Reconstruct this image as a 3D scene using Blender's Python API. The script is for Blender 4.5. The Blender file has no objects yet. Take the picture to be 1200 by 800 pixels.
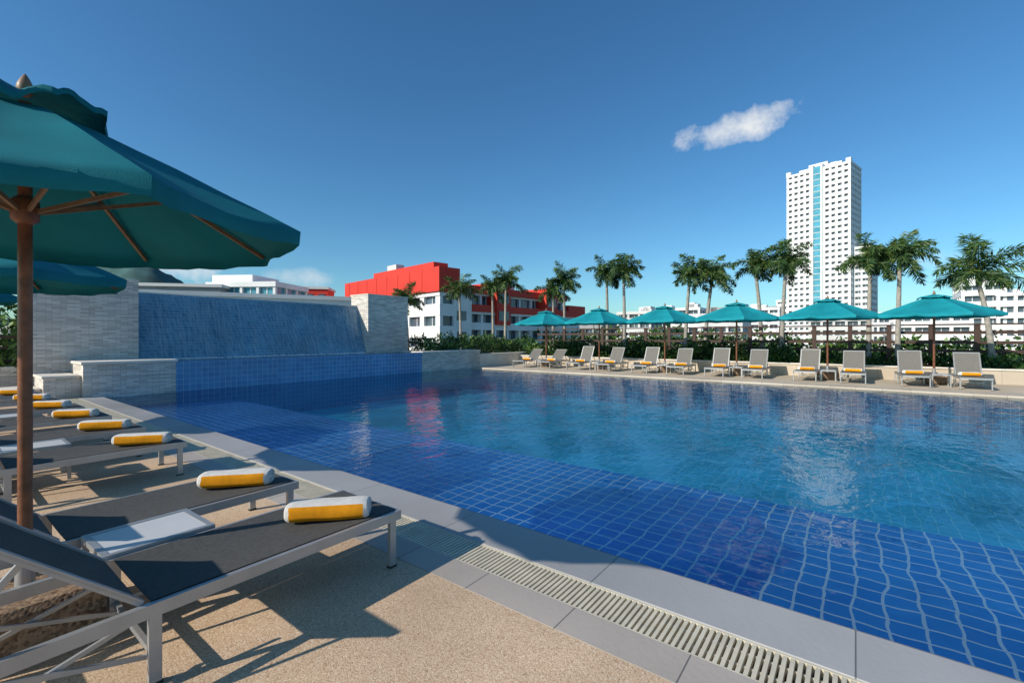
import bpy, math, random
from mathutils import Vector, Matrix, noise
R = random.Random(7)
S = bpy.context.scene
H = 1.45
def W(d, l, z=0.0):
    return Vector((.798*d+.603*l, .603*d-.798*l, z))
# ---------------------------------------------------------------- materials
def nt(name):
    m = bpy.data.materials.new(name); m.use_nodes = True
    t = m.node_tree; t.nodes.clear()
    o = t.nodes.new('ShaderNodeOutputMaterial')
    return m, t, o
def L(t, a, b): t.links.new(a, b)
def rgba(c): return (c[0], c[1], c[2], 1)
def mat(name, col, rough=.6, var=.0, vscale=5, bump=0, bscale=60, metal=0, spec=.5, col2=None, transl=0):
    m, t, o = nt(name)
    b = t.nodes.new('ShaderNodeBsdfPrincipled')
    b.inputs['Base Color'].default_value = rgba(col)
    b.inputs['Roughness'].default_value = rough
    b.inputs['Metallic'].default_value = metal
    b.inputs['Specular IOR Level'].default_value = spec
    tc = t.nodes.new('ShaderNodeTexCoord')
    if var > 0 or col2:
        n = t.nodes.new('ShaderNodeTexNoise'); n.inputs['Scale'].default_value = vscale
        n.inputs['Detail'].default_value = 4
        L(t, tc.outputs['Object'], n.inputs['Vector'])
        cr = t.nodes.new('ShaderNodeValToRGB')
        c2 = col2 or tuple(min(1, c*(1+var)) for c in col)
        c1 = tuple(c*(1-var) for c in col) if not col2 else col
        cr.color_ramp.elements[0].position = .3; cr.color_ramp.elements[1].position = .7
        cr.color_ramp.elements[0].color = rgba(c1); cr.color_ramp.elements[1].color = rgba(c2)
        L(t, n.outputs['Fac'], cr.inputs['Fac']); L(t, cr.outputs['Color'], b.inputs['Base Color'])
    if bump > 0:
        n2 = t.nodes.new('ShaderNodeTexNoise'); n2.inputs['Scale'].default_value = bscale
        n2.inputs['Detail'].default_value = 4
        L(t, tc.outputs['Object'], n2.inputs['Vector'])
        bp = t.nodes.new('ShaderNodeBump'); bp.inputs['Strength'].default_value = bump
        bp.inputs['Distance'].default_value = .01
        L(t, n2.outputs['Fac'], bp.inputs['Height']); L(t, bp.outputs['Normal'], b.inputs['Normal'])
    if transl > 0:
        tr = t.nodes.new('ShaderNodeBsdfTranslucent'); tr.inputs['Color'].default_value = rgba(tuple(min(1, c*1.3) for c in col))
        mx = t.nodes.new('ShaderNodeMixShader'); mx.inputs[0].default_value = transl
        L(t, b.outputs[0], mx.inputs[1]); L(t, tr.outputs[0], mx.inputs[2]); L(t, mx.outputs[0], o.inputs[0])
    else:
        L(t, b.outputs[0], o.inputs[0])
    return m
def leaf_mat(name, col):
    m, t, o = nt(name)
    b = t.nodes.new('ShaderNodeBsdfDiffuse'); b.inputs['Color'].default_value = rgba(col)
    g = t.nodes.new('ShaderNodeBsdfGlossy'); g.inputs['Roughness'].default_value = .45; g.inputs['Color'].default_value = (.6,.65,.6,1)
    mx = t.nodes.new('ShaderNodeMixShader'); mx.inputs[0].default_value = .05
    L(t, b.outputs[0], mx.inputs[1]); L(t, g.outputs[0], mx.inputs[2]); L(t, mx.outputs[0], o.inputs[0])
    return m
def math_n(t, op, a, b=None, clamp=False):
    n = t.nodes.new('ShaderNodeMath'); n.operation = op; n.use_clamp = clamp
    for i, x in enumerate((a, b)):
        if x is None: continue
        if isinstance(x, (int, float)): n.inputs[i].default_value = x
        else: L(t, x, n.inputs[i])
    return n.outputs[0]
def planar(t, vertical):
    tc = t.nodes.new('ShaderNodeTexCoord'); sp = t.nodes.new('ShaderNodeSeparateXYZ')
    L(t, tc.outputs['Object'], sp.inputs[0])
    cb = t.nodes.new('ShaderNodeCombineXYZ')
    if vertical:
        L(t, math_n(t, 'ADD', sp.outputs[0], sp.outputs[1]), cb.inputs[0]); L(t, sp.outputs[2], cb.inputs[1])
    else:
        L(t, sp.outputs[0], cb.inputs[0]); L(t, sp.outputs[1], cb.inputs[1])
    return cb.outputs[0], tc
def tile_mat(name, c1, c2, grout, sx, sy, mortar=.008, vertical=False, distort=0, rough=.25, offset=0, bump=.2, stain=.15, nscale=0, dscale=2.2):
    m, t, o = nt(name)
    vec, tc = planar(t, vertical)
    if distort > 0:  # wavy grout lines: refraction through rippled water painted into the tile pattern
        n = t.nodes.new('ShaderNodeTexNoise'); n.inputs['Scale'].default_value = dscale; n.inputs['Detail'].default_value = 2
        L(t, tc.outputs['Object'], n.inputs['Vector'])
        su = t.nodes.new('ShaderNodeVectorMath'); su.operation = 'SUBTRACT'; su.inputs[1].default_value = (.5, .5, .5)
        L(t, n.outputs['Color'], su.inputs[0])
        sc = t.nodes.new('ShaderNodeVectorMath'); sc.operation = 'SCALE'; sc.inputs['Scale'].default_value = distort
        L(t, su.outputs[0], sc.inputs[0])
        ad = t.nodes.new('ShaderNodeVectorMath'); ad.operation = 'ADD'
        L(t, vec, ad.inputs[0]); L(t, sc.outputs[0], ad.inputs[1]); vec = ad.outputs[0]
    br = t.nodes.new('ShaderNodeTexBrick')
    br.offset = offset; br.squash = 1
    br.inputs['Scale'].default_value = 1
    br.inputs['Brick Width'].default_value = sx; br.inputs['Row Height'].default_value = sy
    br.inputs['Mortar Size'].default_value = mortar; br.inputs['Mortar Smooth'].default_value = .3
    br.inputs['Color1'].default_value = rgba(c1); br.inputs['Color2'].default_value = rgba(c2)
    br.inputs['Mortar'].default_value = rgba(grout)
    L(t, vec, br.inputs['Vector'])
    n3 = t.nodes.new('ShaderNodeTexNoise'); n3.inputs['Scale'].default_value = .6; n3.inputs['Detail'].default_value = 5
    L(t, tc.outputs['Object'], n3.inputs['Vector'])
    mr = t.nodes.new('ShaderNodeMapRange'); mr.inputs['From Min'].default_value = .3; mr.inputs['From Max'].default_value = .7
    mr.inputs['To Min'].default_value = 1-stain; mr.inputs['To Max'].default_value = 1+stain
    L(t, n3.outputs['Fac'], mr.inputs['Value'])
    ml = t.nodes.new('ShaderNodeVectorMath'); ml.operation = 'SCALE'
    L(t, br.outputs['Color'], ml.inputs[0]); L(t, mr.outputs[0], ml.inputs['Scale'])
    b = t.nodes.new('ShaderNodeBsdfPrincipled'); b.inputs['Roughness'].default_value = rough
    L(t, ml.outputs[0], b.inputs['Base Color'])
    bp = t.nodes.new('ShaderNodeBump'); bp.inputs['Strength'].default_value = bump; bp.inputs['Distance'].default_value = .01
    h = math_n(t, 'SUBTRACT', 1.0, br.outputs['Fac'])
    if nscale:
        n4 = t.nodes.new('ShaderNodeTexNoise'); n4.inputs['Scale'].default_value = nscale; n4.inputs['Detail'].default_value = 5
        L(t, tc.outputs['Object'], n4.inputs['Vector'])
        h = math_n(t, 'ADD', h, math_n(t, 'MULTIPLY', n4.outputs['Fac'], 1.6))
    L(t, h, bp.inputs['Height']); L(t, bp.outputs['Normal'], b.inputs['Normal'])
    L(t, b.outputs[0], o.inputs[0])
    return m
def pebble_mat(name, cols, scale=110, bump=.6):
    m, t, o = nt(name)
    tc = t.nodes.new('ShaderNodeTexCoord')
    v = t.nodes.new('ShaderNodeTexVoronoi'); v.inputs['Scale'].default_value = scale
    L(t, tc.outputs['Object'], v.inputs['Vector'])
    sp = t.nodes.new('ShaderNodeSeparateColor'); L(t, v.outputs['Color'], sp.inputs[0])
    cr = t.nodes.new('ShaderNodeValToRGB'); el = cr.color_ramp.elements
    el[0].color = rgba(cols[0]); el[1].color = rgba(cols[-1])
    for i, c in enumerate(cols[1:-1]):
        e = el.new((i+1)/(len(cols)-1)); e.color = rgba(c)
    L(t, sp.outputs[0], cr.inputs['Fac'])
    n = t.nodes.new('ShaderNodeTexNoise'); n.inputs['Scale'].default_value = 1.3; n.inputs['Detail'].default_value = 7
    L(t, tc.outputs['Object'], n.inputs['Vector'])
    mr = t.nodes.new('ShaderNodeMapRange'); mr.inputs['From Min'].default_value = .3; mr.inputs['From Max'].default_value = .7
    mr.inputs['To Min'].default_value = .82; mr.inputs['To Max'].default_value = 1.12
    L(t, n.outputs['Fac'], mr.inputs['Value'])
    ml = t.nodes.new('ShaderNodeVectorMath'); ml.operation = 'SCALE'
    L(t, cr.outputs['Color'], ml.inputs[0]); L(t, mr.outputs[0], ml.inputs['Scale'])
    b = t.nodes.new('ShaderNodeBsdfPrincipled'); b.inputs['Roughness'].default_value = .75
    L(t, ml.outputs[0], b.inputs['Base Color'])
    bp = t.nodes.new('ShaderNodeBump'); bp.inputs['Strength'].default_value = bump; bp.inputs['Distance'].default_value = .003
    bp.invert = True
    L(t, v.outputs['Distance'], bp.inputs['Height']); L(t, bp.outputs['Normal'], b.inputs['Normal'])
    L(t, b.outputs[0], o.inputs[0])
    return m
def water_mat(name, tint, bumps, refl=.85):
    m, t, o = nt(name)
    tc = t.nodes.new('ShaderNodeTexCoord')
    h = None
    for sc, amp, st in bumps:
        mp = t.nodes.new('ShaderNodeMapping'); mp.inputs['Scale'].default_value = st
        mp.inputs['Rotation'].default_value = (0, 0, .5)
        L(t, tc.outputs['Object'], mp.inputs['Vector'])
        n = t.nodes.new('ShaderNodeTexNoise'); n.inputs['Scale'].default_value = sc; n.inputs['Detail'].default_value = 2
        n.inputs['Distortion'].default_value = .6
        L(t, mp.outputs[0], n.inputs['Vector'])
        x = math_n(t, 'MULTIPLY', n.outputs['Fac'], amp)
        h = x if h is None else math_n(t, 'ADD', h, x)
    bp = t.nodes.new('ShaderNodeBump'); bp.inputs['Strength'].default_value = 1; bp.inputs['Distance'].default_value = 1
    L(t, h, bp.inputs['Height'])
    fr = t.nodes.new('ShaderNodeFresnel'); fr.inputs['IOR'].default_value = 1.33; L(t, bp.outputs['Normal'], fr.inputs['Normal'])
    g = t.nodes.new('ShaderNodeBsdfGlossy'); g.inputs['Roughness'].default_value = .02; L(t, bp.outputs['Normal'], g.inputs['Normal'])
    tr = t.nodes.new('ShaderNodeBsdfTransparent'); tr.inputs['Color'].default_value = rgba(tint)
    mx = t.nodes.new('ShaderNodeMixShader')
    L(t, math_n(t, 'MULTIPLY', fr.outputs[0], refl, True), mx.inputs[0]); L(t, tr.outputs[0], mx.inputs[1]); L(t, g.outputs[0], mx.inputs[2])
    L(t, mx.outputs[0], o.inputs[0])
    return m
# ---------------------------------------------------------------- mesh builder
class MB:
    def __init__(s, *mats): s.v = []; s.f = []; s.m = []; s.mats = list(mats); s.sm = []
    def mi(s, m):
        if m not in s.mats: s.mats.append(m)
        return s.mats.index(m)
    def add(s, vs, fs, m, smooth=False):
        o = len(s.v); s.v += [tuple(x) for x in vs]; i = s.mi(m)
        for f in fs: s.f.append(tuple(o+k for k in f)); s.m.append(i); s.sm.append(smooth)
    def box(s, x0, x1, y0, y1, z0, z1, m):
        s.add([(x0,y0,z0),(x1,y0,z0),(x1,y1,z0),(x0,y1,z0),(x0,y0,z1),(x1,y0,z1),(x1,y1,z1),(x0,y1,z1)],
              [(0,3,2,1),(4,5,6,7),(0,1,5,4),(1,2,6,5),(2,3,7,6),(3,0,4,7)], m)
    def bbox(s, x0, x1, y0, y1, z0, z1, m, b=.01):
        vs = []
        for (z, e) in ((z0, b), (z0+b, 0), (z1-b, 0), (z1, b)):
            vs += [(x0+e, y0+e, z), (x1-e, y0+e, z), (x1-e, y1-e, z), (x0+e, y1-e, z)]
        fs = [(3,2,1,0), (12,13,14,15)]
        for k in range(3):
            for i in range(4):
                j = (i+1) % 4; fs.append((k*4+i, k*4+j, k*4+4+j, k*4+4+i))
        s.add(vs, fs, m)
    def beam(s, p0, p1, w, h, m, up=(0,0,1)):
        p0 = Vector(p0); p1 = Vector(p1); d = (p1-p0).normalized(); up = Vector(up)
        r = d.cross(up)
        if r.length < 1e-3: r = d.cross(Vector((1,0,0)))
        r.normalize(); u = r.cross(d).normalized()
        vs = []
        for p in (p0, p1):
            for a, b in ((-1,-1),(1,-1),(1,1),(-1,1)): vs.append(p+r*a*w/2+u*b*h/2)
        s.add(vs, [(3,2,1,0),(4,5,6,7),(0,1,5,4),(1,2,6,5),(2,3,7,6),(3,0,4,7)], m)
    def cyl(s, pts, rs, n, m, cap=True):
        vs = []; fs = []
        for k, p in enumerate(pts):
            p = Vector(p)
            d = (Vector(pts[min(k+1, len(pts)-1)])-Vector(pts[max(k-1, 0)])).normalized()
            a = d.cross(Vector((0, 1, 0)))
            if a.length < .1: a = d.cross(Vector((1, 0, 0)))
            a.normalize(); b = d.cross(a).normalized()
            for i in range(n):
                t = 2*math.pi*i/n; vs.append(p+(a*math.cos(t)+b*math.sin(t))*rs[k])
        for k in range(len(pts)-1):
            for i in range(n):
                j = (i+1) % n; fs.append((k*n+i, k*n+j, (k+1)*n+j, (k+1)*n+i))
        s.add(vs, fs, m, True)
        if cap:
            o = len(vs)-n
            s.add(vs[:n], [tuple(range(n-1,-1,-1))], m); s.add(vs[o:], [tuple(range(n))], m)
    def mesh(s, name):
        me = bpy.data.meshes.new(name); me.from_pydata(s.v, [], s.f)
        for m in s.mats: me.materials.append(m)
        me.polygons.foreach_set('material_index', s.m); me.polygons.foreach_set('use_smooth', s.sm)
        me.update(); return me
    def obj(s, name, loc=(0,0,0), rz=0):
        return inst(s.mesh(name), name, loc, rz)
def inst(me, name, loc=(0,0,0), rz=0, sc=1):
    o = bpy.data.objects.new(name, me); o.location = loc; o.rotation_euler = (0, 0, rz); o.scale = (sc,)*3
    S.collection.objects.link(o); return o
# ---------------------------------------------------------------- palette
M_peb = pebble_mat('deck_pebble', [(.38,.24,.145),(.58,.40,.25),(.66,.48,.32),(.52,.35,.215),(.76,.61,.45)], 170, .35)
M_pebd = pebble_mat('base_pebble', [(.10,.06,.035),(.24,.15,.09),(.32,.22,.14),(.18,.11,.07)], 70)
M_cop = tile_mat('coping_stone', (.36,.35,.34), (.31,.30,.29), (.12,.12,.115), .47, 1.25, .004, rough=.45, bump=.1, nscale=30, stain=.20)
M_bord = tile_mat('border_stone', (.44,.385,.33), (.39,.34,.29), (.14,.13,.12), .6, .6, .004, rough=.5, bump=.1, nscale=30, stain=.18)
M_fcop = tile_mat('far_coping_stone', (.54,.46,.36), (.48,.40,.31), (.25,.22,.18), .6, .6, .005, rough=.55, bump=.1, nscale=30)
M_grate = mat('grate_cream', (.60,.54,.41), .5, .12, 9)
M_dark = mat('dark_void', (.03,.028,.024), .9)
M_stone = tile_mat('ledge_stone', (.82,.76,.68), (.54,.49,.43), (.25,.22,.19), .27, .048, .0035, vertical=True, rough=.8, offset=.42, bump=1.0, nscale=45, stain=.16)
M_cap = mat('cap_stone', (.72,.66,.57), .6, .12, 3, .2, 40)
M_shelf = tile_mat('pool_shelf_tile', (.015,.29,.78), (.035,.38,.88), (.85,.98,1.0), .175, .175, .0105, distort=.10, stain=.24, dscale=2.6)
M_deep = tile_mat('pool_deep_tile', (.03,.60,.84), (.05,.68,.90), (.22,.84,.96), .175, .175, .009, distort=.20, stain=.32, dscale=1.9)
M_wallt = tile_mat('pool_wall_tile', (.03,.20,.44), (.06,.28,.52), (.34,.54,.66), .15, .15, .006, vertical=True, stain=.2)
M_fallt = tile_mat('waterfall_tile', (.06,.20,.31), (.13,.30,.41), (.30,.45,.54), .15, .10, .006, vertical=True, stain=.3, rough=.15, nscale=14, bump=.5)
M_water = water_mat('pool_water', (.90,.985,.995), [(1.1,.018,(1,1.6,1)),(4.2,.0078,(1,1.6,1)),(15,.0011,(1,1.3,1))], .86)
M_foam = mat('foam', (.75,.8,.83), .7, .3, 20)
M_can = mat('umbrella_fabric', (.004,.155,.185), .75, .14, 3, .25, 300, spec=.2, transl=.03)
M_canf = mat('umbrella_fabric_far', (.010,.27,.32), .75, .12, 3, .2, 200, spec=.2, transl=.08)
M_wood = mat('teak_wood', (.17,.06,.025), .4, .35, 18, .15, 60)
M_wood2 = mat('pale_wood', (.22,.13,.07), .5, .25, 18)
M_alu = mat('aluminium', (.40,.40,.40), .38, .08, 8, metal=.5)
M_sling = mat('sling_fabric', (.085,.085,.083), .75, .15, 40, .4, 500, spec=.25)
M_slingF = mat('sling_fabric_taupe', (.15,.142,.128), .75, .12, 30, .3, 300)
M_top = mat('table_top', (.58,.58,.58), .3, .05, 6)
M_tw = mat('towel_white', (.82,.80,.76), .95, .06, 30, .9, 420, spec=.1)
M_to = mat('towel_orange', (.82,.33,.015), .95, .08, 30, .9, 420, spec=.1)
M_wht = mat('white_paint', (.76,.76,.74), .7, .08, .3)
M_off = mat('offwhite_paint', (.60,.60,.58), .75, .08, .3)
M_red = mat('red_paint', (.62,.030,.012), .65, .08, .3)
M_gls = mat('dark_glass', (.07,.10,.13), .12, .3, .6)
M_gls2 = mat('teal_glass', (.08,.32,.42), .1, .25, .5)
M_gry = mat('grey_concrete', (.30,.30,.30), .8, .15, .5)
M_ironw = mat('dark_rail_wood', (.05,.024,.015), .6, .2, 10)
M_bark = mat('palm_bark', (.30,.28,.24), .9, .25, 9, .6, 30)
M_shaft = mat('crownshaft', (.10,.17,.05), .5, .2, 8)
M_leafs = [leaf_mat('leaf_dark', (.018,.050,.012)), leaf_mat('leaf_mid', (.042,.105,.022)), leaf_mat('leaf_light', (.11,.19,.04))]
M_lpurp = leaf_mat('leaf_purple', (.12,.025,.03))
M_lyel = leaf_mat('leaf_yellowgreen', (.20,.24,.05))
M_pal = [leaf_mat('frond_dark', (.028,.068,.020)), leaf_mat('frond_mid', (.056,.115,.028)), leaf_mat('frond_light', (.13,.18,.045))]
# ---------------------------------------------------------------- ground & deck
g = MB(); g.add([(-6000,-6000,-12),(6000,-6000,-12),(6000,6000,-12),(-6000,6000,-12)], [(0,1,2,3)], mat('city_ground', (.10,.11,.08), .9, .3, .01))
g.obj('ground')
PX0, PX1, PY0, PY1 = 2.83, 16.4, -9.0, 14.8
d = MB()
d.box(-14, 1.93, -12, 19, -1.6, 0, M_peb)
d.obj('deck')
d = MB()
d.box(1.933, 2.15, -12, 14.79, -.4, .002, M_bord)
d.obj('deck_border')
d = MB(); d.box(2.15, 2.42, -12, 14.79, -.4, -.07, M_dark)
y = -4.0
while y < 14.75:
    d.box(2.165, 2.405, y, y+.018, -.045, -.001, M_grate); y += .031
d.box(2.151, 2.163, -4, 14.78, -.05, .0, M_grate); d.box(2.407, 2.419, -4, 14.78, -.05, .0, M_grate)
for xx in (2.23, 2.33): d.box(xx, xx+.012, -4, 14.75, -.05, -.012, M_grate)
d.obj('drain_grate')
d = MB(); d.bbox(2.421, PX0, -12, 14.79, -.14, .003, M_cop, .006)
d.obj('pool_coping')
d = MB(); d.box(PX1, PX1+.55, PY0, 14.79, -.12, .003, M_fcop); d.obj('pool_coping')
d = MB(); d.box(PX1+.551, 24.5, -30, 14.79, -1.6, 0, mat('far_deck_stone', (.54,.45,.34), .75, .12, 1.2, .3, 60))
d.box(PX0, PX1+.55, -14, PY0-.001, -1.6, 0, M_fcop)
d.obj('deck')
d = MB(); d.box(1.934, 24.5, 14.9, 30, -1.6, -.02, M_peb); d.obj('terrace')
# pool
SH = 5.75
p = MB()
p.add([(PX0,PY0,-.38),(SH,PY0,-.38),(SH,PY1,-.38),(PX0,PY1,-.38)], [(0,1,2,3)], M_shelf)
p.add([(SH,PY0,-1.05),(PX1,PY0,-1.05),(PX1,PY1,-1.05),(SH,PY1,-1.05)], [(0,1,2,3)], M_deep)
p.add([(SH,PY0,-1.05),(SH,PY1,-1.05),(SH,PY1,-.38),(SH,PY0,-.38)], [(0,1,2,3)], M_wallt)
p.add([(PX0,PY0,-.5),(PX0,PY1,-.5),(PX0,PY1,-.14),(PX0,PY0,-.14)], [(0,1,2,3)], M_wallt)
p.add([(PX1,PY0,-1.05),(PX1,PY1,-1.05),(PX1,PY1,-.12),(PX1,PY0,-.12)], [(0,1,2,3)], M_wallt)
p.add([(PX0,PY1,-1.05),(PX1,PY1,-1.05),(PX1,PY1,0),(PX0,PY1,0)], [(0,1,2,3)], M_wallt)
p.add([(PX0,PY0,-1.05),(PX1,PY0,-1.05),(PX1,PY0,0),(PX0,PY0,0)], [(0,1,2,3)], M_wallt)
p.obj('pool_basin')
w = MB(); w.add([(PX0+.001,PY0+.001,-.045),(PX1-.001,PY0+.001,-.045),(PX1-.001,PY1-.001,-.045),(PX0+.001,PY1-.001,-.045)], [(0,1,2,3)], M_water)
w.obj('pool_water')
# waterfall
f = MB()
f.box(4.37, 13.2, 14.802, 15.05, -.3, .80, M_wallt)
f.obj('waterfall_basin_wall')
f = MB(); f.add([(4.0,15.051,.79),(13.2,15.051,.79),(13.2,16.4,.79),(4.0,16.4,.79)], [(0,1,2,3)], M_water)
f.add([(4.37,14.80,.803),(13.2,14.80,.803),(13.2,15.06,.803),(4.37,15.06,.803)], [(0,1,2,3)], M_water)
f.obj('basin_water')
f = MB(); f.box(4.0, 13.2, 15.06, 16.5, .0, .5, M_wallt); f.obj('waterfall_basin_floor')
f = MB()
x0, x1 = 3.9, 11.5
f.add([(x0,16.3,.7),(x1,16.3,.7),(x1,17.0,2.76),(x0,17.0,2.76)], [(0,1,2,3)], M_fallt)
f.box(x0, x1, 17.0, 17.3, .5, 2.80, M_cap)
for i in range(420):
    x = R.uniform(x0, x1-.05); a = R.uniform(.02,.14)
    z0 = .79; f.box(x, x+R.uniform(.03,.13), 16.30-a, 16.30-a*.4, z0, z0+R.uniform(.006,.04), M_foam)
f.obj('waterfall_wall')
m, t, o = nt('falling_water')
tc = t.nodes.new('ShaderNodeTexCoord'); mp = t.nodes.new('ShaderNodeMapping'); mp.inputs['Scale'].default_value = (26, 1, 1.1)
L(t, tc.outputs['Object'], mp.inputs['Vector']); n = t.nodes.new('ShaderNodeTexNoise'); n.inputs['Scale'].default_value = 1; n.inputs['Detail'].default_value = 6
L(t, mp.outputs[0], n.inputs['Vector']); cr = t.nodes.new('ShaderNodeValToRGB')
cr.color_ramp.elements[0].position = .42; cr.color_ramp.elements[1].position = .8
cr.color_ramp.elements[0].color = (0.03,0.03,0.03,1); cr.color_ramp.elements[1].color = (.5,.5,.5,1)
L(t, n.outputs['Fac'], cr.inputs['Fac'])
b = t.nodes.new('ShaderNodeBsdfPrincipled'); b.inputs['Base Color'].default_value = (.55,.65,.7,1); b.inputs['Roughness'].default_value = .2
tr = t.nodes.new('ShaderNodeBsdfTransparent'); mx = t.nodes.new('ShaderNodeMixShader')
L(t, cr.outputs[0], mx.inputs[0]); L(t, tr.outputs[0], mx.inputs[1]); L(t, b.outputs[0], mx.inputs[2]); L(t, mx.outputs[0], o.inputs[0])
f = MB(); f.add([(x0,16.28,.8),(x1,16.28,.8),(x1,16.985,2.79),(x0,16.985,2.79)], [(0,1,2,3)], m); f.obj('falling_water')
# stone walls
s = MB(); s.box(1.75, 3.9, 16.2, 17.4, -.1, 3.02, M_stone); s.box(1.72, 3.905, 16.17, 17.43, 3.021, 3.06, M_cap); s.obj('stone_wall')
s = MB(); s.box(11.5, 13.6, 16.2, 17.4, -.1, 3.22, M_stone); s.box(11.47, 13.63, 16.17, 17.43, 3.221, 3.26, M_cap); s.obj('stone_wall')
s = MB()
s.box(2.5, 4.365, 14.78, 16.19, -.3, .78, M_stone); s.bbox(2.46, 4.40, 14.74, 16.195, .782, .85, M_cap, .008)
s.box(1.85, 2.498, 14.95, 16.19, -.02, .48, M_stone); s.bbox(1.82, 2.455, 14.91, 16.195, .482, .54, M_cap, .008)
s.box(1.2, 1.848, 15.1, 16.19, -.02, .20, M_stone); s.bbox(1.17, 1.815, 15.06, 16.195, .202, .26, M_cap, .008)
s.obj('stone_steps')
s = MB(); s.box(13.203, 16.95, 14.792, 16.1, -.5, .78, M_stone); s.bbox(13.205, 16.98, 14.77, 16.12, .782, .83, M_cap, .008)
s.box(16.97, 24, 14.82, 15.2, -.1, .62, M_cap); s.obj('stone_planter_wall')
s = MB(); s.box(-9, 1.74, 17.0, 17.3, -.1, .7, M_stone); s.obj('stone_wall')
s = MB(); s.box(20.3, 20.55, -30, 14.81, -.1, .42, M_fcop); s.box(20.26, 20.59, -30, 14.81, .421, .47, M_cap); s.obj('planter_wall')
s = MB(); s.box(20.56, 24.4, -30, 14.8, .0, .36, mat('soil', (.06,.04,.025), .95, .3, 4)); s.obj('planter_soil')
# ---------------------------------------------------------------- umbrella
def umbrella(R0, zr, za, zf, pole_r, rot=0.0, seed=1, cap=.27, can=None, ruf=.0):
    can = can or M_can
    u = MB()
    K = 8; ns = 10; nr = 12
    def canopy(ra, rb, za_, zb_, sag, val, ruffle=0):
        vs = []; fs = []
        for k in range(K):
            a0 = rot+2*math.pi*k/K; a1 = rot+2*math.pi*(k+1)/K
            o = len(vs)
            for j in range(nr+1+(1 if val else 0)):
                tt = min(j, nr)/nr; r = ra+(rb-ra)*tt
                zz = za_+(zb_-za_)*(tt**1.06)
                for i in range(ns+1):
                    sx = i/ns
                    p0 = Vector((math.cos(a0)*r, math.sin(a0)*r, 0)); p1 = Vector((math.cos(a1)*r, math.sin(a1)*r, 0))
                    q = p0.lerp(p1, sx); q *= 1-.035*math.sin(math.pi*sx)*tt
                    an = math.atan2(q.y, q.x)
                    wv = noise.noise(Vector((q.x*3.1+seed, q.y*3.1, tt*2)))*.018*tt
                    wv += noise.noise(Vector((math.cos(an)*7, math.sin(an)*7, seed+tt*1.2)))*.018*tt
                    wv += ruffle*tt*tt*noise.noise(Vector((math.cos(an)*2.6, math.sin(an)*2.6, seed*3)))
                    z = zz-sag*math.sin(math.pi*sx)*math.sin(math.pi*min(tt*.75,1))+wv
                    if j > nr:
                        z -= val*(.9+.1*math.cos(math.pi*2*sx)); q *= 1.0+.01*math.sin(sx*9+k)-.012
                    vs.append((q.x, q.y, z))
            rows = nr+1+(1 if val else 0)
            for j in range(rows-1):
                for i in range(ns):
                    A = o+j*(ns+1)+i; fs.append((A, A+1, A+ns+2, A+ns+1))
        u.add(vs, fs, can, True)
    canopy(R0*cap*.6, R0, za-(za-zr)*cap*.6*.92, zr, .035*R0, .075)
    canopy(.02, R0*cap, za+.03, za-(za-zr)*cap*.55+ruf*.5, .01, .03, ruf)
    hub = zr+(za-zr)*.08
    for k in range(K):
        a = rot+2*math.pi*k/K; c, s_ = math.cos(a), math.sin(a)
        u.beam((c*.03, s_*.03, za-.05), (c*R0*.985, s_*R0*.985, zr-.014), .016, .022, M_wood2)
        u.beam((c*.04, s_*.04, hub-.02), (c*R0*.52, s_*R0*.52, za+(zr-za)*.52-.035), .014, .02, M_wood2)
    u.cyl([(0,0,.02),(0,0,za-.02)], [pole_r, pole_r*.95], 16, M_wood)
    u.cyl([(0,0,hub-.08),(0,0,hub-.06),(0,0,hub+.03),(0,0,hub+.05)], [pole_r*1.1, pole_r*1.9, pole_r*1.9, pole_r*1.2], 16, M_wood)
    u.cyl([(0,0,za-.13),(0,0,za-.05)], [pole_r*1.9, pole_r*1.9], 16, M_wood)
    h = zf-za
    prof = [(0,.6),(.12,1.0),(.3,1.25),(.5,1.15),(.75,.7),(.92,.3),(1,.05)]
    u.cyl([(0,0,za+.01+h*a) for a, b in prof], [pole_r*.95*b for a, b in prof], 14, M_wood2)
    u.bbox(-.25, .25, -.25, .25, 0.0, .24, M_pebd, .025)
    u.cyl([(0,0,.24),(0,0,.46)], [pole_r*1.35, pole_r*1.3], 16, M_alu)
    return u
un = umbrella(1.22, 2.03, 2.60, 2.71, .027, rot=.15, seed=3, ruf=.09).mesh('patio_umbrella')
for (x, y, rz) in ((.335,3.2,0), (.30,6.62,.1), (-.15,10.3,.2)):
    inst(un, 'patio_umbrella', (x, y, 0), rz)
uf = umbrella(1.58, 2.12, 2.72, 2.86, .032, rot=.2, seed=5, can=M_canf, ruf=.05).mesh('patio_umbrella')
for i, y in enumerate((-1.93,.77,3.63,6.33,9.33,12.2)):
    inst(uf, 'patio_umbrella', (19.0+R.uniform(-.1,.1), y, R.uniform(-.03,.03)), R.uniform(0,.4))
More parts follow.
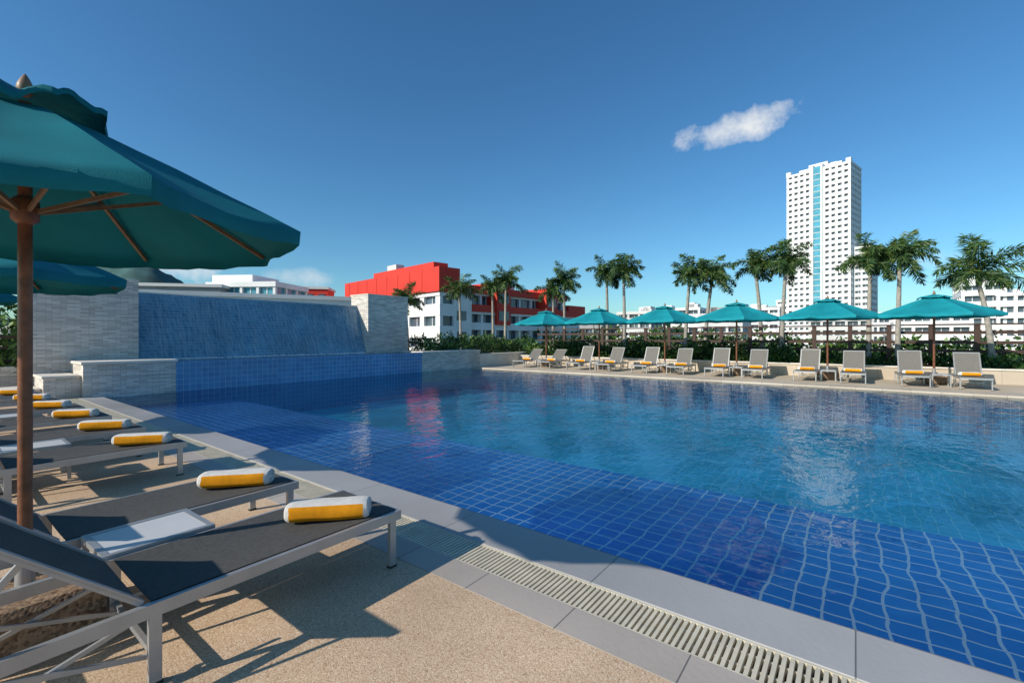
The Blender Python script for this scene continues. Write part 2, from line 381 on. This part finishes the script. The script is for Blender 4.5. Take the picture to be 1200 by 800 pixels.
# ---------------------------------------------------------------- lounger
def lounger(back_deg, sling, seatlen=1.28, backlen=.72, wd=.62, h=.345):
    u = MB(); y0, y1 = -wd/2, wd/2; tot = seatlen+backlen
    for y in (y0, y1):
        u.beam((0, y, h-.03), (tot, y, h-.03), .028, .055, M_alu)
    u.beam((.012, y0, h-.03), (.012, y1, h-.03), .024, .05, M_alu)
    u.beam((tot, y0, h-.03), (tot, y1, h-.03), .024, .05, M_alu)
    for x in (.04, seatlen-.05, tot-.12):
        for y in (y0, y1):
            u.box(x, x+.045, y-.013, y+.013, 0, h-.058, M_alu)
            u.box(x-.004, x+.049, y-.016, y+.016, 0, .012, M_dark)
        if x > .1: u.beam((x+.02, y0+.014, .12), (x+.02, y1-.014, .12), .02, .025, M_alu)
    def sheet(P, n=10, mcount=6, m=sling, sag=.02, th=.006):
        vs = []; fs = []
        for side in (0, 1):
            for i in range(n+1):
                for j in range(mcount+1):
                    a = i/n; b = j/mcount; yy = y0+.016+(wd-.032)*b
                    q = P(a); z = q[1]-sag*math.sin(math.pi*b)*min(1, 4*a, 4*(1-a)+.3) - side*th
                    vs.append((q[0], yy, z))
        k = (n+1)*(mcount+1)
        for i in range(n):
            for j in range(mcount):
                A = i*(mcount+1)+j
                fs.append((A, A+mcount+1, A+mcount+2, A+1)); fs.append((k+A, k+A+1, k+A+mcount+2, k+A+mcount+1))
        u.add(vs, fs, m, True)
    sheet(lambda a: (.02+(seatlen-.04)*a, h+.002))
    an = math.radians(back_deg); c, s_ = math.cos(an), math.sin(an)
    bx, bz = seatlen+.01, h
    for y in (y0+.034, y1-.034):
        u.beam((bx, y, bz), (bx+c*backlen, y, bz+s_*backlen), .024, .034, M_alu, up=(0,1,0))
    u.beam((bx+c*backlen, y0+.022, bz+s_*backlen), (bx+c*backlen, y1-.022, bz+s_*backlen), .03, .03, M_alu)
    sheet(lambda a: (bx+.02+c*(backlen-.03)*a-.018*s_, bz+s_*(backlen-.03)*a+.018*c), sag=.012)
    for y in (y0+.06, y1-.06):
        q = .62*backlen
        u.beam((bx+c*q, y, bz+s_*q), (min(tot-.08, bx+c*q+.28), y, h-.04), .016, .022, M_alu)
        u.beam((seatlen-.02, y+.01, .10), (tot-.13, y+.01, h-.06), .014, .018, M_alu)
        u.beam((seatlen-.02, y-.008, h-.07), (tot-.13, y-.008, .10), .014, .018, M_alu)
    return u
ln = lounger(42, M_sling, seatlen=1.31, backlen=.72).mesh('sun_lounger')
lf = [lounger(a, M_slingF, seatlen=1.2, backlen=.76).mesh('sun_lounger') for a in (62, 57, 40)]
# ---------------------------------------------------------------- towel
def towel(seed, Ln=.46, a=.092, b=.056):
    u = MB(); n = 48; ks = 24
    vs = []
    for k in range(ks+1):
        x = -Ln/2+Ln*k/ks
        e = min(k, ks-k); sc = {0:.90, 1:.98}.get(e, 1.0)
        for i in range(n):
            t = 2*math.pi*i/n
            cx, cz = math.cos(t), math.sin(t)
            px = a*math.copysign(abs(cx)**.72, cx); pz = b*math.copysign(abs(cz)**.72, cz)
            f = sc*(1+.07*noise.noise(Vector((x*7+seed*3, cx*1.4, cz*1.4))))
            if -1.1 < math.atan2(cz, cx) < 0.0: f *= 1.045
            deg = math.degrees(t)
            if 205 < deg < 218: f *= .965
            vs.append((x+.008*noise.noise(Vector((cx*2, cz*2, seed+k*.1))), px*f, b+pz*f*(1 if cz > 0 else .98)))
    fo = []; fw = []
    for k in range(ks):
        for i in range(n):
            j = (i+1) % n; t = math.degrees(2*math.pi*(i+.5)/n)
            q = (k*n+i, (k+1)*n+i, (k+1)*n+j, k*n+j)
            orange = (132 < t < 268) and (1 <= k < ks-1)
            (fo if orange else fw).append(q)
    u.add(vs, fw, M_tw, True); u.add(vs, fo, M_to, True)
    for end, x in ((0, -Ln/2), (ks, Ln/2)):
        base = vs[end*n:(end+1)*n]; sgn = -1 if end == 0 else 1
        prev = base
        for q, (f, dx) in enumerate(((.82,.012),(.72,-.004),(.52,.012),(.42,-.004),(.22,.01),(.05,.0))):
            nx = [(x+sgn*dx, p[1]*f, b+(p[2]-b)*f) for p in base]
            al = prev+nx
            u.add(al, [((i, (i+1) % n, n+(i+1) % n, n+i) if sgn > 0 else (i, n+i, n+(i+1) % n, (i+1) % n)) for i in range(n)], M_tw, True)
            prev = nx
    return u
tws = [towel(i).mesh('rolled_towel') for i in range(4)]
near = [(1.90,2.65),(1.80,3.74),(1.78,5.99),(1.75,7.28),(1.72,8.72),(1.68,10.15),(1.62,11.65),(1.58,13.0)]
for i, (x, y) in enumerate(near):
    inst(ln, 'sun_lounger', (x, y, 0), math.pi+R.uniform(-.012,.012))
    inst(tws[i % 4], 'rolled_towel', (x-.33+R.uniform(-.02,.02), y-.06+.03*(i % 2), .338), math.radians(-41+R.uniform(-5,5)))
far = [-5.9,-2.62,-1.39,.07,1.34,2.87,4.11,5.52,6.90,8.49,9.96,11.5,12.9]
for i, y in enumerate(far):
    r = R.uniform(-.05,.05)
    inst(lf[2 if y > 11 else i % 2], 'sun_lounger', (17.55+R.uniform(-.08,.08), y, 0), r)
    inst(tws[i % 4], 'rolled_towel', (18.35, y, .338), math.radians(-80+R.uniform(-12,12)))
# ---------------------------------------------------------------- side table
def table(wx=.50, wy=.42, h=.36):
    u = MB()
    for sx in (0, 1):
        for sy in (0, 1):
            x = -wx/2+sx*(wx-.03); y = -wy/2+sy*(wy-.03); u.box(x, x+.03, y, y+.03, 0, h-.032, M_alu)
    for y in (-wy/2, wy/2-.03): u.box(-wx/2, wx/2, y, y+.03, h-.03, h, M_alu)
    for x in (-wx/2, wx/2-.03): u.box(x, x+.03, -wy/2+.031, wy/2-.031, h-.03, h-.001, M_alu)
    u.box(-wx/2+.031, wx/2-.031, -wy/2+.031, wy/2-.031, h-.014, h-.004, M_top)
    for y in (-wy/2+.01,): u.box(-wx/2+.03, wx/2-.03, y, y+.015, .1, .12, M_alu)
    return u
tb = table().mesh('side_table')
for (x, y) in ((.82,3.19),(.75,6.63),(.7,9.43),(.65,12.3)): inst(tb, 'side_table', (x, y, 0), R.uniform(-.03,.03))
for y in (-2.0,.72,3.5,6.2,9.2,12.2): inst(tb, 'side_table', (18.4, y, 0), 0)
# ---------------------------------------------------------------- foliage
def leaf(mb, p, dirv, ln_, wd, m):
    d_ = Vector(dirv).normalized(); sd = d_.cross(Vector((R.uniform(-1,1), R.uniform(-1,1), R.uniform(-1,1))))
    if sd.length < .05: sd = Vector((1, 0, 0))
    sd.normalize(); p = Vector(p)
    mb.add([p, p+d_*ln_*.45+sd*wd/2, p+d_*ln_, p+d_*ln_*.45-sd*wd/2], [(0,1,2,3)], m)
def rdir(up=.3): return Vector((R.gauss(0,1), R.gauss(0,1), R.gauss(0,1)+up))
def hedge(name, p0, p1, width, z0, zt, per_m, ls=.16, mats=None, rough=.65):
    mb = MB(); p0 = Vector(p0); p1 = Vector(p1); Ln = (p1-p0).length; dr = (p1-p0)/Ln; sd = Vector((-dr.y, dr.x, 0))
    for _ in range(int(Ln*per_m)):
        t = R.uniform(0, Ln); wv = R.uniform(-1, 1)
        nn = noise.noise(Vector((t*.9, wv*.8, z0)))*.5+noise.noise(Vector((t*2.7, wv*2, 5)))*.35
        top = z0+(zt-z0)*(.78+rough*nn)*(1-.25*wv*wv)
        z = z0+(top-z0)*(R.random()**.55)
        cl = noise.noise(Vector((t*1.6, wv*1.5, z*2.2+9)))+ .35*noise.noise(Vector((t*.45, 3, 7)))
        ms = mats or M_leafs
        m = ms[0] if cl < -.05 else (ms[1] if cl < .2 else ms[2])
        if R.random() < .2: m = R.choice(ms)
        q = p0+dr*t+sd*wv*width/2; q.z = z
        leaf(mb, q, rdir(.6), ls*R.uniform(.6,1.4), ls*.45, m)
    return mb.obj(name)
hedge('hedge', (21.0,-16,0), (21.0,2,0), .9, .35, .82, 420, rough=1.1)
hedge('hedge', (21.0,2,0), (21.0,14.7,0), 1.0, .35, 1.2, 700, rough=1.3)
hedge('hedge', (23.3,-16,0), (23.3,2,0), 1.2, .3, 1.35, 330, .2, rough=1.0)
hedge('hedge', (23.2,2,0), (23.2,14.7,0), 1.2, .3, 1.75, 380, .2, rough=1.0)
hedge('hedge', (13.9,16.0,0), (24,17.0,0), 1.4, .3, 1.75, 700, .16)
hedge('hedge', (-8,18.2,0), (1.9,18.2,0), 1.6, .0, 2.6, 500, .24, [M_leafs[1], M_leafs[2], M_leafs[2]])
def strap_plant(x, y, z, n, ln_, m, name='spiky_plant'):
    mb = MB()
    for _ in range(n):
        a = R.uniform(0, 6.28); el = R.uniform(.5, 1.4); c = Vector((math.cos(a)*math.cos(el), math.sin(a)*math.cos(el), math.sin(el)))
        sd = Vector((-math.sin(a), math.cos(a), 0)); l = ln_*R.uniform(.6,1); w_ = .035
        pts = []
        for k in range(6):
            tt = k/5; q = c*l*tt+Vector((0,0,-1))*l*.35*tt*tt; ww = w_*(1-.85*tt*tt)
            pts += [q-sd*ww, q+sd*ww]
        mb.add(pts, [(2*k, 2*k+1, 2*k+3, 2*k+2) for k in range(5)], m)
    mb.obj(name, (x, y, z))
for i in range(44):
    yy = -7+i*.49+R.uniform(-.2,.2)
    strap_plant(20.72+R.uniform(0,.5), yy, .4, 30, R.uniform(.5,1.25)*(.75 if yy < 2 else 1), R.choice([M_lpurp, M_leafs[1], M_leafs[2], M_lyel, M_lpurp, M_leafs[2]]))
for i in range(7):
    strap_plant(-3+i*.75, 17.6+R.uniform(-.2,.2), .4, 40, 1.6, R.choice([M_leafs[1], M_leafs[2]]))
rl = MB()
y = -16.0
while y < 14.6:
    rl.box(21.70, 21.84, y, y+.14, .36, 1.86, M_ironw); y += 1.15
for z in (.62, .92, 1.22, 1.56): rl.box(21.725, 21.815, -16, 14.6, z, z+.10, M_ironw)
rl.box(21.67, 21.87, -16, 14.6, 1.862, 1.91, M_ironw)
rl.obj('wooden_railing')
rl = MB()
for i in range(9): rl.box(-8+i*1.1, -7.9+i*1.1, 17.45, 17.55, 0, 1.5, M_ironw)
for z in (.8, 1.15, 1.42): rl.box(-8, 1.7, 17.47, 17.53, z, z+.06, M_ironw)
rl.obj('wooden_railing')
# palms
def palm(h, seed, n=13, fl=1.45, lean=.2):
    rr = random.Random(seed); mb = MB()
    la = rr.uniform(0, 6.28); pts = []; rs = []
    for k in range(13):
        t = k/12; off = lean*t*t
        pts.append((math.cos(la)*off, math.sin(la)*off, h*t)); rs.append((.095-.035*t+.05*max(0, .12-t)*8*.6)*(1+.06*(k % 2)))
    mb.cyl(pts, rs, 10, M_bark)
    top = Vector(pts[-1])
    mb.cyl([top+Vector((0,0,-.02)), top+Vector((0,0,.2)), top+Vector((0,0,.55))], [.08,.09,.045], 10, M_shaft)
    top += Vector((0,0,.45))
    wind = Vector((.2, -.3, 0))*.7
    for i in range(n):
        az = i*2.4+rr.uniform(-.5,.5); tt = i/(n-1)
        el = math.radians(86-96*tt**.9+rr.uniform(-14,14)); ln_ = fl*rr.uniform(.7,1.15)
        pos = top.copy(); ns = 18
        bend = rr.uniform(1.0,2.0)*(1 if el > 0 else .7)
        rp = []
        for k in range(ns+1):
            rp.append(pos.copy())
            e = el-bend*((k/ns)**1.3)
            pos = pos+(Vector((math.cos(az)*math.cos(e), math.sin(az)*math.cos(e), math.sin(e)))+wind*(k/ns))*ln_/ns
        mb.cyl(rp[::3], [.02-.017*q/6 for q in range(len(rp[::3]))], 4, M_pal[2], False)
        base_m = M_pal[0] if tt > .6 else M_pal[1]
        for k in range(2, ns+1):
            d_ = (rp[k]-rp[k-1]).normalized(); sd = Vector((-math.sin(az), math.cos(az), 0)); upv = sd.cross(d_)
            pr = math.sin(math.pi*min(1, (k/ns)*.82+.12))**.6
            for sgn in (-1, 1):
                for q in range(4):
                    roll = rr.uniform(-1.0,1.2)
                    v = (sd*sgn*math.cos(roll)+upv*math.sin(roll)*.9+d_*rr.uniform(.35,.8)+Vector((0,0,-.3))).normalized()
                    l = .42*pr*rr.uniform(.6,1.15)*fl/1.45
                    st = rp[k-1].lerp(rp[k], rr.random())
                    wv = v.cross(Vector((rr.uniform(-1,1), rr.uniform(-1,1), rr.uniform(-1,1)))).normalized()*.02
                    m = base_m if rr.random() < .6 else rr.choice(M_pal)
                    tip = st+v*l+Vector((0,0,-.12*l))
                    mid = st+v*l*.5
                    mb.add([st, mid+wv, tip, mid-wv], [(0,1,2,3)], m)
    return mb
def ppos(px, X):
    r = (px-600)/533.; return X*(.603-.798*r)/(.798+.603*r)
PAL = [(1163,21.5,3.9,1.75,21),(1052,21.4,4.6,1.45,22),(1018,21.8,4.5,1.5,23),(916,21.5,4.7,1.35,24),(893,22.0,4.7,1.3,25),
       (826,22.0,4.5,1.4,26),(803,21.5,4.5,1.3,27),(732,21.6,5.0,1.4,28),(712,21.9,4.9,1.3,29),(662,22.4,4.8,1.4,30),(648,22.1,4.3,1.3,31),
       (592,22.3,5.2,1.5,32),(578,22.6,4.8,1.3,33),(540,22.3,4.8,1.6,34),(478,16.5,3.7,1.2,35)]
for px, X, h, fl, sd in PAL:
    palm(h-.9, sd, n=14, fl=fl*.95, lean=R.uniform(.05,.35)).obj('palm_tree', (X, ppos(px, X), .2))
# ---------------------------------------------------------------- buildings
def facade(mb, x0, x1, y0, y1, z0, z1, fh, bay, wall, glass, band=.5, colw=.35, out=.35, par=.9):
    mb.box(x0+out, x1-out, y0+out, y1-out, z0, z1, glass)
    n = max(1, round((z1-z0)/fh)); fh = (z1-z0)/n
    for i in range(n):
        z = z0+i*fh; mb.box(x0, x1, y0, y1, z, z+fh*band, wall)
    mb.box(x0-.1, x1+.1, y0-.1, y1+.1, z1-.3, z1+par, wall)
    nb = max(1, round((x1-x0)/bay)); bw = (x1-x0-colw)/nb
    for i in range(nb+1):
        x = x0+i*bw
        for ya, yb in ((y0+.05, y0+out+.1), (y1-out-.1, y1-.05)):
            mb.box(x+.02, x+colw-.02, ya, yb, z0, z1-.31, wall)
        if i < nb:
            mb.box(x+colw+bw*.38, x+colw+bw*.38+.12, y0+out-.06, y0+out+.02, z0, z1-.32, wall)
    nb = max(1, round((y1-y0)/bay)); bw = (y1-y0-colw)/nb
    for i in range(1, nb):
        y = y0+i*bw
        for xa, xb in ((x0+.05, x0+out+.1), (x1-out-.1, x1-.05)):
            mb.box(xa, xb, y+.02, y+colw-.02, z0, z1-.31, wall)
def orient(n): return math.atan2(n.y, n.x)+math.pi/2
def two_pts(a, b): return math.atan2(b.y-a.y, b.x-a.x)
# tower
tw = MB(); G0 = -12
facade(tw, -15, -2.6, -9, 9, G0, 91, 3.15, 3.1, M_wht, M_gls, .56, 1.1, 1.1)
facade(tw, 2.6, 15, -9, 9, G0, 91, 3.15, 3.1, M_wht, M_gls, .56, 1.1, 1.1)
tw.box(-2.6, -1.7, -9.6, 8, G0, 94, M_wht); tw.box(1.7, 2.6, -9.6, 8, G0, 94, M_wht)
tw.box(-1.7, 1.7, -9.2, 8, G0, 93, M_gls2)
for i in range(33): tw.box(-1.7, 1.7, -9.35, -9.2, G0+i*3.15, G0+i*3.15+.35, M_off)
tw.box(-10, 10, -5, 6, 91.9, 94.3, M_wht); tw.box(-6, 3, -3, 4, 94.3, 96.6, M_wht); tw.box(4, 7, -2, 3, 94.3, 95.6, M_off)
for x in (-15, 13): tw.box(x-.1, x+2.1, -9.2, -7, 91.9, 93.6, M_wht)
facade(tw, 15, 22, -5, 9, G0, 47, 3.15, 3.0, M_wht, M_gls, .55, .8, .7)
facade(tw, -22, -15, -5, 9, G0, 22, 3.15, 3.0, M_wht, M_gls, .55, .8, .7)
tw.box(17, 21, 0, 5, 47.9, 50, M_off)
tw.obj('highrise_tower', W(250, 171, 0), orient(W(-.62,-.78)))
# red building
rb = MB()
a = W(68,-10.8); bpt = W(90,-32.5)
ang = two_pts(bpt, a); Lw = (a-bpt).length
facade(rb, 0, Lw, 0, 3.2, G0, 8.0, 3.3, 4.2, M_wht, M_gls, .55, 1.2, .5, .2)
rb.box(-.4, Lw+.4, -.4, 3.5, 8.3, 12.0, M_red); rb.box(10, Lw-2, .3, 3, 12.0, 13.0, M_red)
for i in range(8): rb.box(1.5+i*3.6, 1.62+i*3.6, -.45, -.4, 8.4, 11.9, M_red)
rb.box(14, 17, .8, 2.4, 13.0, 14.0, M_off)
rb.obj('red_building', bpt, ang)
rb = MB(); a2 = W(71.0,-8.6); b2 = W(98, 15.8); ang = two_pts(a2, b2); Lw = (b2-a2).length
rb.box(-1.2, 3.4, .3, 14, G0, 9.4, M_wht)
for z in (-2.5,.8,4.1): rb.box(.2, 2.2, .22, .32, z, z+1.5, M_gls)
facade(rb, 3.5, Lw, 1.5, 16, G0, 5.6, 3.2, 3.4, M_wht, M_gls, .42, .5, 1.0, .3)
facade(rb, 4.5, Lw-4, 3.0, 15, 5.95, 8.9, 3.1, 3.4, M_wht, M_gls, .35, .5, .5, .1)
rb.box(4.0, Lw-3.5, 2.3, 15.5, 9.01, 10.2, M_red)
rb.box(3.5, Lw+.2, 1.2, 1.48, 5.7, 6.9, M_red)
rb.box(Lw-3.4, Lw+3, 2.0, 12, 5.95, 8.2, M_red)
for x in (10, 24): rb.box(x, x+3.6, 1.0, 8, 3.6, 11.0, M_red)
for x in (10, 24):
    for z in (4.3, 7.4): rb.box(x+.5, x+3.1, .9, 1.02, z, z+1.7, M_gls)
rb.box(16, 19, 5, 9, 10.2, 11.4, M_off)
rb.obj('red_building', a2, ang)
# long white building behind the waterfall
wb = MB(); a = W(40,-34); b2 = W(49,-15.2); ang = two_pts(a, b2); Lw = (b2-a).length
wb.box(0, Lw, 0, 10, G0, 5.3, M_wht); wb.box(-.15, Lw+.15, -.15, 10.15, 5.3, 5.7, M_wht)
for i in range(9): wb.box(.8+i*2.2, 2.0+i*2.2, -.06, .02, 1.2, 2.9, M_gls)
wb.obj('white_building', a, ang)
wb = MB(); facade(wb, -5, 5, -4, 4, G0, 8.6, 3, 2.4, M_wht, M_gls2, .35, .4, .4, .4); wb.box(-5,1,-3,3,9.0,10.1,M_wht); wb.obj('office_building', W(66,-36.6), orient(W(-1,-.1)))
wb = MB(); wb.box(-5,5,-3,3,G0,8.0,M_gry); wb.box(-5.3,5.3,-3.3,3.3,8.0,8.4,M_off)
for i in range(6): wb.box(-4.6+i*1.6,-3.6+i*1.6,-3.05,-2.95,5.4,6.9,M_gls)
wb.obj('grey_building', W(62,-44), orient(W(-1,.2)))
wb = MB(); wb.box(-3,3,-3,3,G0,9.6,M_red); wb.box(-3.2,3.2,-3.2,3.2,9.6,10,M_off)
for x in (-2.3,-.3,1.6): wb.box(x, x+.9, -3.08, -2.98, 7.4, 8.8, M_gls)
wb.obj('red_rooftop_house', W(80,-35), orient(W(-1,.2)))
def sky_b(name, px, wpx, ytop, dd, wall=M_wht, fh=3.2, bay=3.6, band=.5, dp=14, nrm=(-.8,-.6), extra=True):
    sc = dd/533.; w_ = wpx*sc; z = H+(395-ytop)*sc
    mb = MB(); facade(mb, -w_/2, w_/2, -dp/2, dp/2, G0, z-.6, fh, bay, wall, M_gls, band, .7, .9, .6)
    if extra:
        for _ in range(3):
            x = R.uniform(-w_/2+1, w_/2-4); mb.box(x, x+R.uniform(2,4), -2, 2, z, z+R.uniform(.8,2.2), R.choice([M_wht, M_off, M_gry]))
    mb.obj(name, W(dd, (px-600)*sc), orient(W(*nrm)))
sky_b('hotel_building', 1088, 66, 367, 118)
sky_b('hotel_building', 1146, 36, 333, 128)
sky_b('hotel_building', 1202, 58, 344, 122)
sky_b('hotel_building', 1270, 80, 350, 120)
sky_b('apartment_building', 752, 40, 366, 150, M_off)
sky_b('apartment_building', 800, 50, 362, 165)
sky_b('apartment_building', 850, 46, 368, 140, M_off)
sky_b('apartment_building', 893, 40, 362, 190)
sky_b('apartment_building', 985, 60, 374, 150, M_off)
sky_b('apartment_building', 1035, 34, 371, 170)
sky_b('apartment_building', 700, 34, 373, 170, M_gry)
sky_b('apartment_building', 445, 70, 352, 140, M_off)
for i in range(22):
    dd = R.uniform(220, 520); px = R.uniform(-200, 1500)
    sky_b('apartment_building', px, R.uniform(18,40), R.uniform(374,386), dd, R.choice([M_wht, M_off, M_gry]), bay=5, nrm=(-.8, R.uniform(-.6,.3)), extra=False)
# distant trees
tm = MB()
for c in range(120):
    dd = R.uniform(70, 130); l = R.uniform(-1.3, 1.5)*dd; cz = R.uniform(-4,1.0); cr_ = R.uniform(2.5,5)
    P = W(dd, l)
    m0 = R.choice(M_leafs[:2])
    for _ in range(80):
        v = rdir(.3).normalized()*cr_*R.random()**.4; q = Vector((P.x+v.x, P.y+v.y, cz+v.z*.7))
        leaf(tm, q, rdir(), R.uniform(.8,1.6), .8, m0 if R.random() < .7 else M_leafs[2])
tm.obj('distant_trees')
# hills
M_hill = mat('hill_forest_hazed', (.030,.085,.080), .95, .45, .014)  # forest green shifted to blue-green, distance haze put into the base colour
hl = MB(); NX, NY = 260, 16; vs = []
for j in range(NY):
    for i in range(NX):
        dd = 1400+j*60; l = (-2.3+i*.011)*dd
        px = 600+533*l/dd
        env = math.exp(-((px-140)/72.)**2)*300+math.exp(-((px+120)/120.)**2)*210+math.exp(-((px-300)/130.)**2)*175+40*math.exp(-((px-700)/400.)**2)
        prof = math.sin(math.pi*min(1, j/(NY-1)))
        nz_ = noise.fractal(Vector((l*.006, dd*.006, 1)), 1, 2, 6)
        z = -12+env*(max(prof,0)**.7)*(1+.16*nz_)
        vs.append(W(dd, l, z))
hl.add(vs, [(j*NX+i, j*NX+i+1, (j+1)*NX+i+1, (j+1)*NX+i) for j in range(NY-1) for i in range(NX-1)], M_hill, True)
hl.obj('hills')
# ---------------------------------------------------------------- light & sky
EL = math.radians(29); sh = Vector((-.925, .38, 0)).normalized()
sdir = Vector((sh.x*math.cos(EL), sh.y*math.cos(EL), math.sin(EL)))
ld = bpy.data.lights.new('sun', 'SUN'); ld.energy = 5.0; ld.angle = math.radians(.5); ld.color = (1, .92, .80)
lo = bpy.data.objects.new('sun', ld); lo.rotation_euler = (-sdir).to_track_quat('-Z', 'Y').to_euler(); S.collection.objects.link(lo)
wd = bpy.data.worlds.new('World'); S.world = wd; wd.use_nodes = True; t = wd.node_tree; t.nodes.clear()
out = t.nodes.new('ShaderNodeOutputWorld'); bg = t.nodes.new('ShaderNodeBackground'); bg.inputs['Strength'].default_value = .14
sk = t.nodes.new('ShaderNodeTexSky'); sk.sky_type = 'NISHITA'; sk.sun_disc = False
sk.sun_elevation = EL; sk.sun_rotation = math.atan2(sh.x, sh.y); sk.altitude = 0; sk.air_density = 1.0; sk.dust_density = .55; sk.ozone_density = 1.9
hs = t.nodes.new('ShaderNodeHueSaturation'); hs.inputs['Saturation'].default_value = 1.17; hs.inputs['Value'].default_value = .92
L(t, sk.outputs[0], hs.inputs['Color'])
tint = t.nodes.new('ShaderNodeVectorMath'); tint.operation = 'MULTIPLY'; tint.inputs[1].default_value = (.60, .93, 1.06)
L(t, hs.outputs[0], tint.inputs[0])
tc = t.nodes.new('ShaderNodeTexCoord')
nz = t.nodes.new('ShaderNodeTexNoise'); nz.inputs['Scale'].default_value = 16; nz.inputs['Detail'].default_value = 6; nz.inputs['Roughness'].default_value = .6
L(t, tc.outputs['Generated'], nz.inputs['Vector'])
nzc = math_n(t, 'SUBTRACT', nz.outputs['Fac'], .5)
total = None
def vdot(vec):
    n = t.nodes.new('ShaderNodeVectorMath'); n.operation = 'DOT_PRODUCT'; n.inputs[1].default_value = vec
    L(t, tc.outputs['Generated'], n.inputs[0]); return n.outputs['Value']
for (px, py, hw, hh, tilt, amt) in ((866,147,68,17,.05,1.0),(210,312,40,17,0,.95),(1090,305,55,12,.1,.2),(345,326,50,11,0,.5)):
    c = W(1, (px-600)/533., (395-py)/533.).normalized()
    r_ = c.cross(Vector((0,0,1))).normalized(); u_ = r_.cross(c).normalized()
    e1 = r_*math.cos(tilt)+u_*math.sin(tilt); e2 = -r_*math.sin(tilt)+u_*math.cos(tilt)
    k = 1/533./ (1+((px-600)/533.)**2*.6)
    a = math_n(t, 'DIVIDE', vdot(e1), hw*k); b_ = math_n(t, 'DIVIDE', vdot(e2), hh*k*1.1)
    q = math_n(t, 'ADD', math_n(t, 'MULTIPLY', a, a), math_n(t, 'MULTIPLY', b_, b_))
    q = math_n(t, 'SUBTRACT', 1.0, q)
    q = math_n(t, 'ADD', q, math_n(t, 'MULTIPLY', nzc, 5.0))
    fr = math_n(t, 'GREATER_THAN', vdot(c), .5)
    q = math_n(t, 'MULTIPLY', math_n(t, 'MULTIPLY', q, .6, True), fr)
    q = math_n(t, 'MULTIPLY', q, amt)
    total = q if total is None else math_n(t, 'MAXIMUM', total, q)
mx = t.nodes.new('ShaderNodeMix'); mx.data_type = 'RGBA'
L(t, total, mx.inputs['Factor']); L(t, tint.outputs[0], mx.inputs['A']); mx.inputs['B'].default_value = (5.8, 6.0, 6.2, 1)
L(t, mx.outputs['Result'], bg.inputs['Color']); L(t, bg.outputs[0], out.inputs[0])
# ---------------------------------------------------------------- camera
cd = bpy.data.cameras.new('camera'); cd.lens = 15.99; cd.sensor_width = 36; cd.shift_y = -.0042; cd.clip_end = 20000; cd.clip_start = .05
co = bpy.data.objects.new('camera', cd); co.location = (0, 0, H); co.rotation_euler = (math.pi/2, 0, -math.atan2(.798, .603))
S.collection.objects.link(co); S.camera = co
S.view_settings.view_transform = 'Standard'; S.view_settings.look = 'None'; S.view_settings.exposure = 0
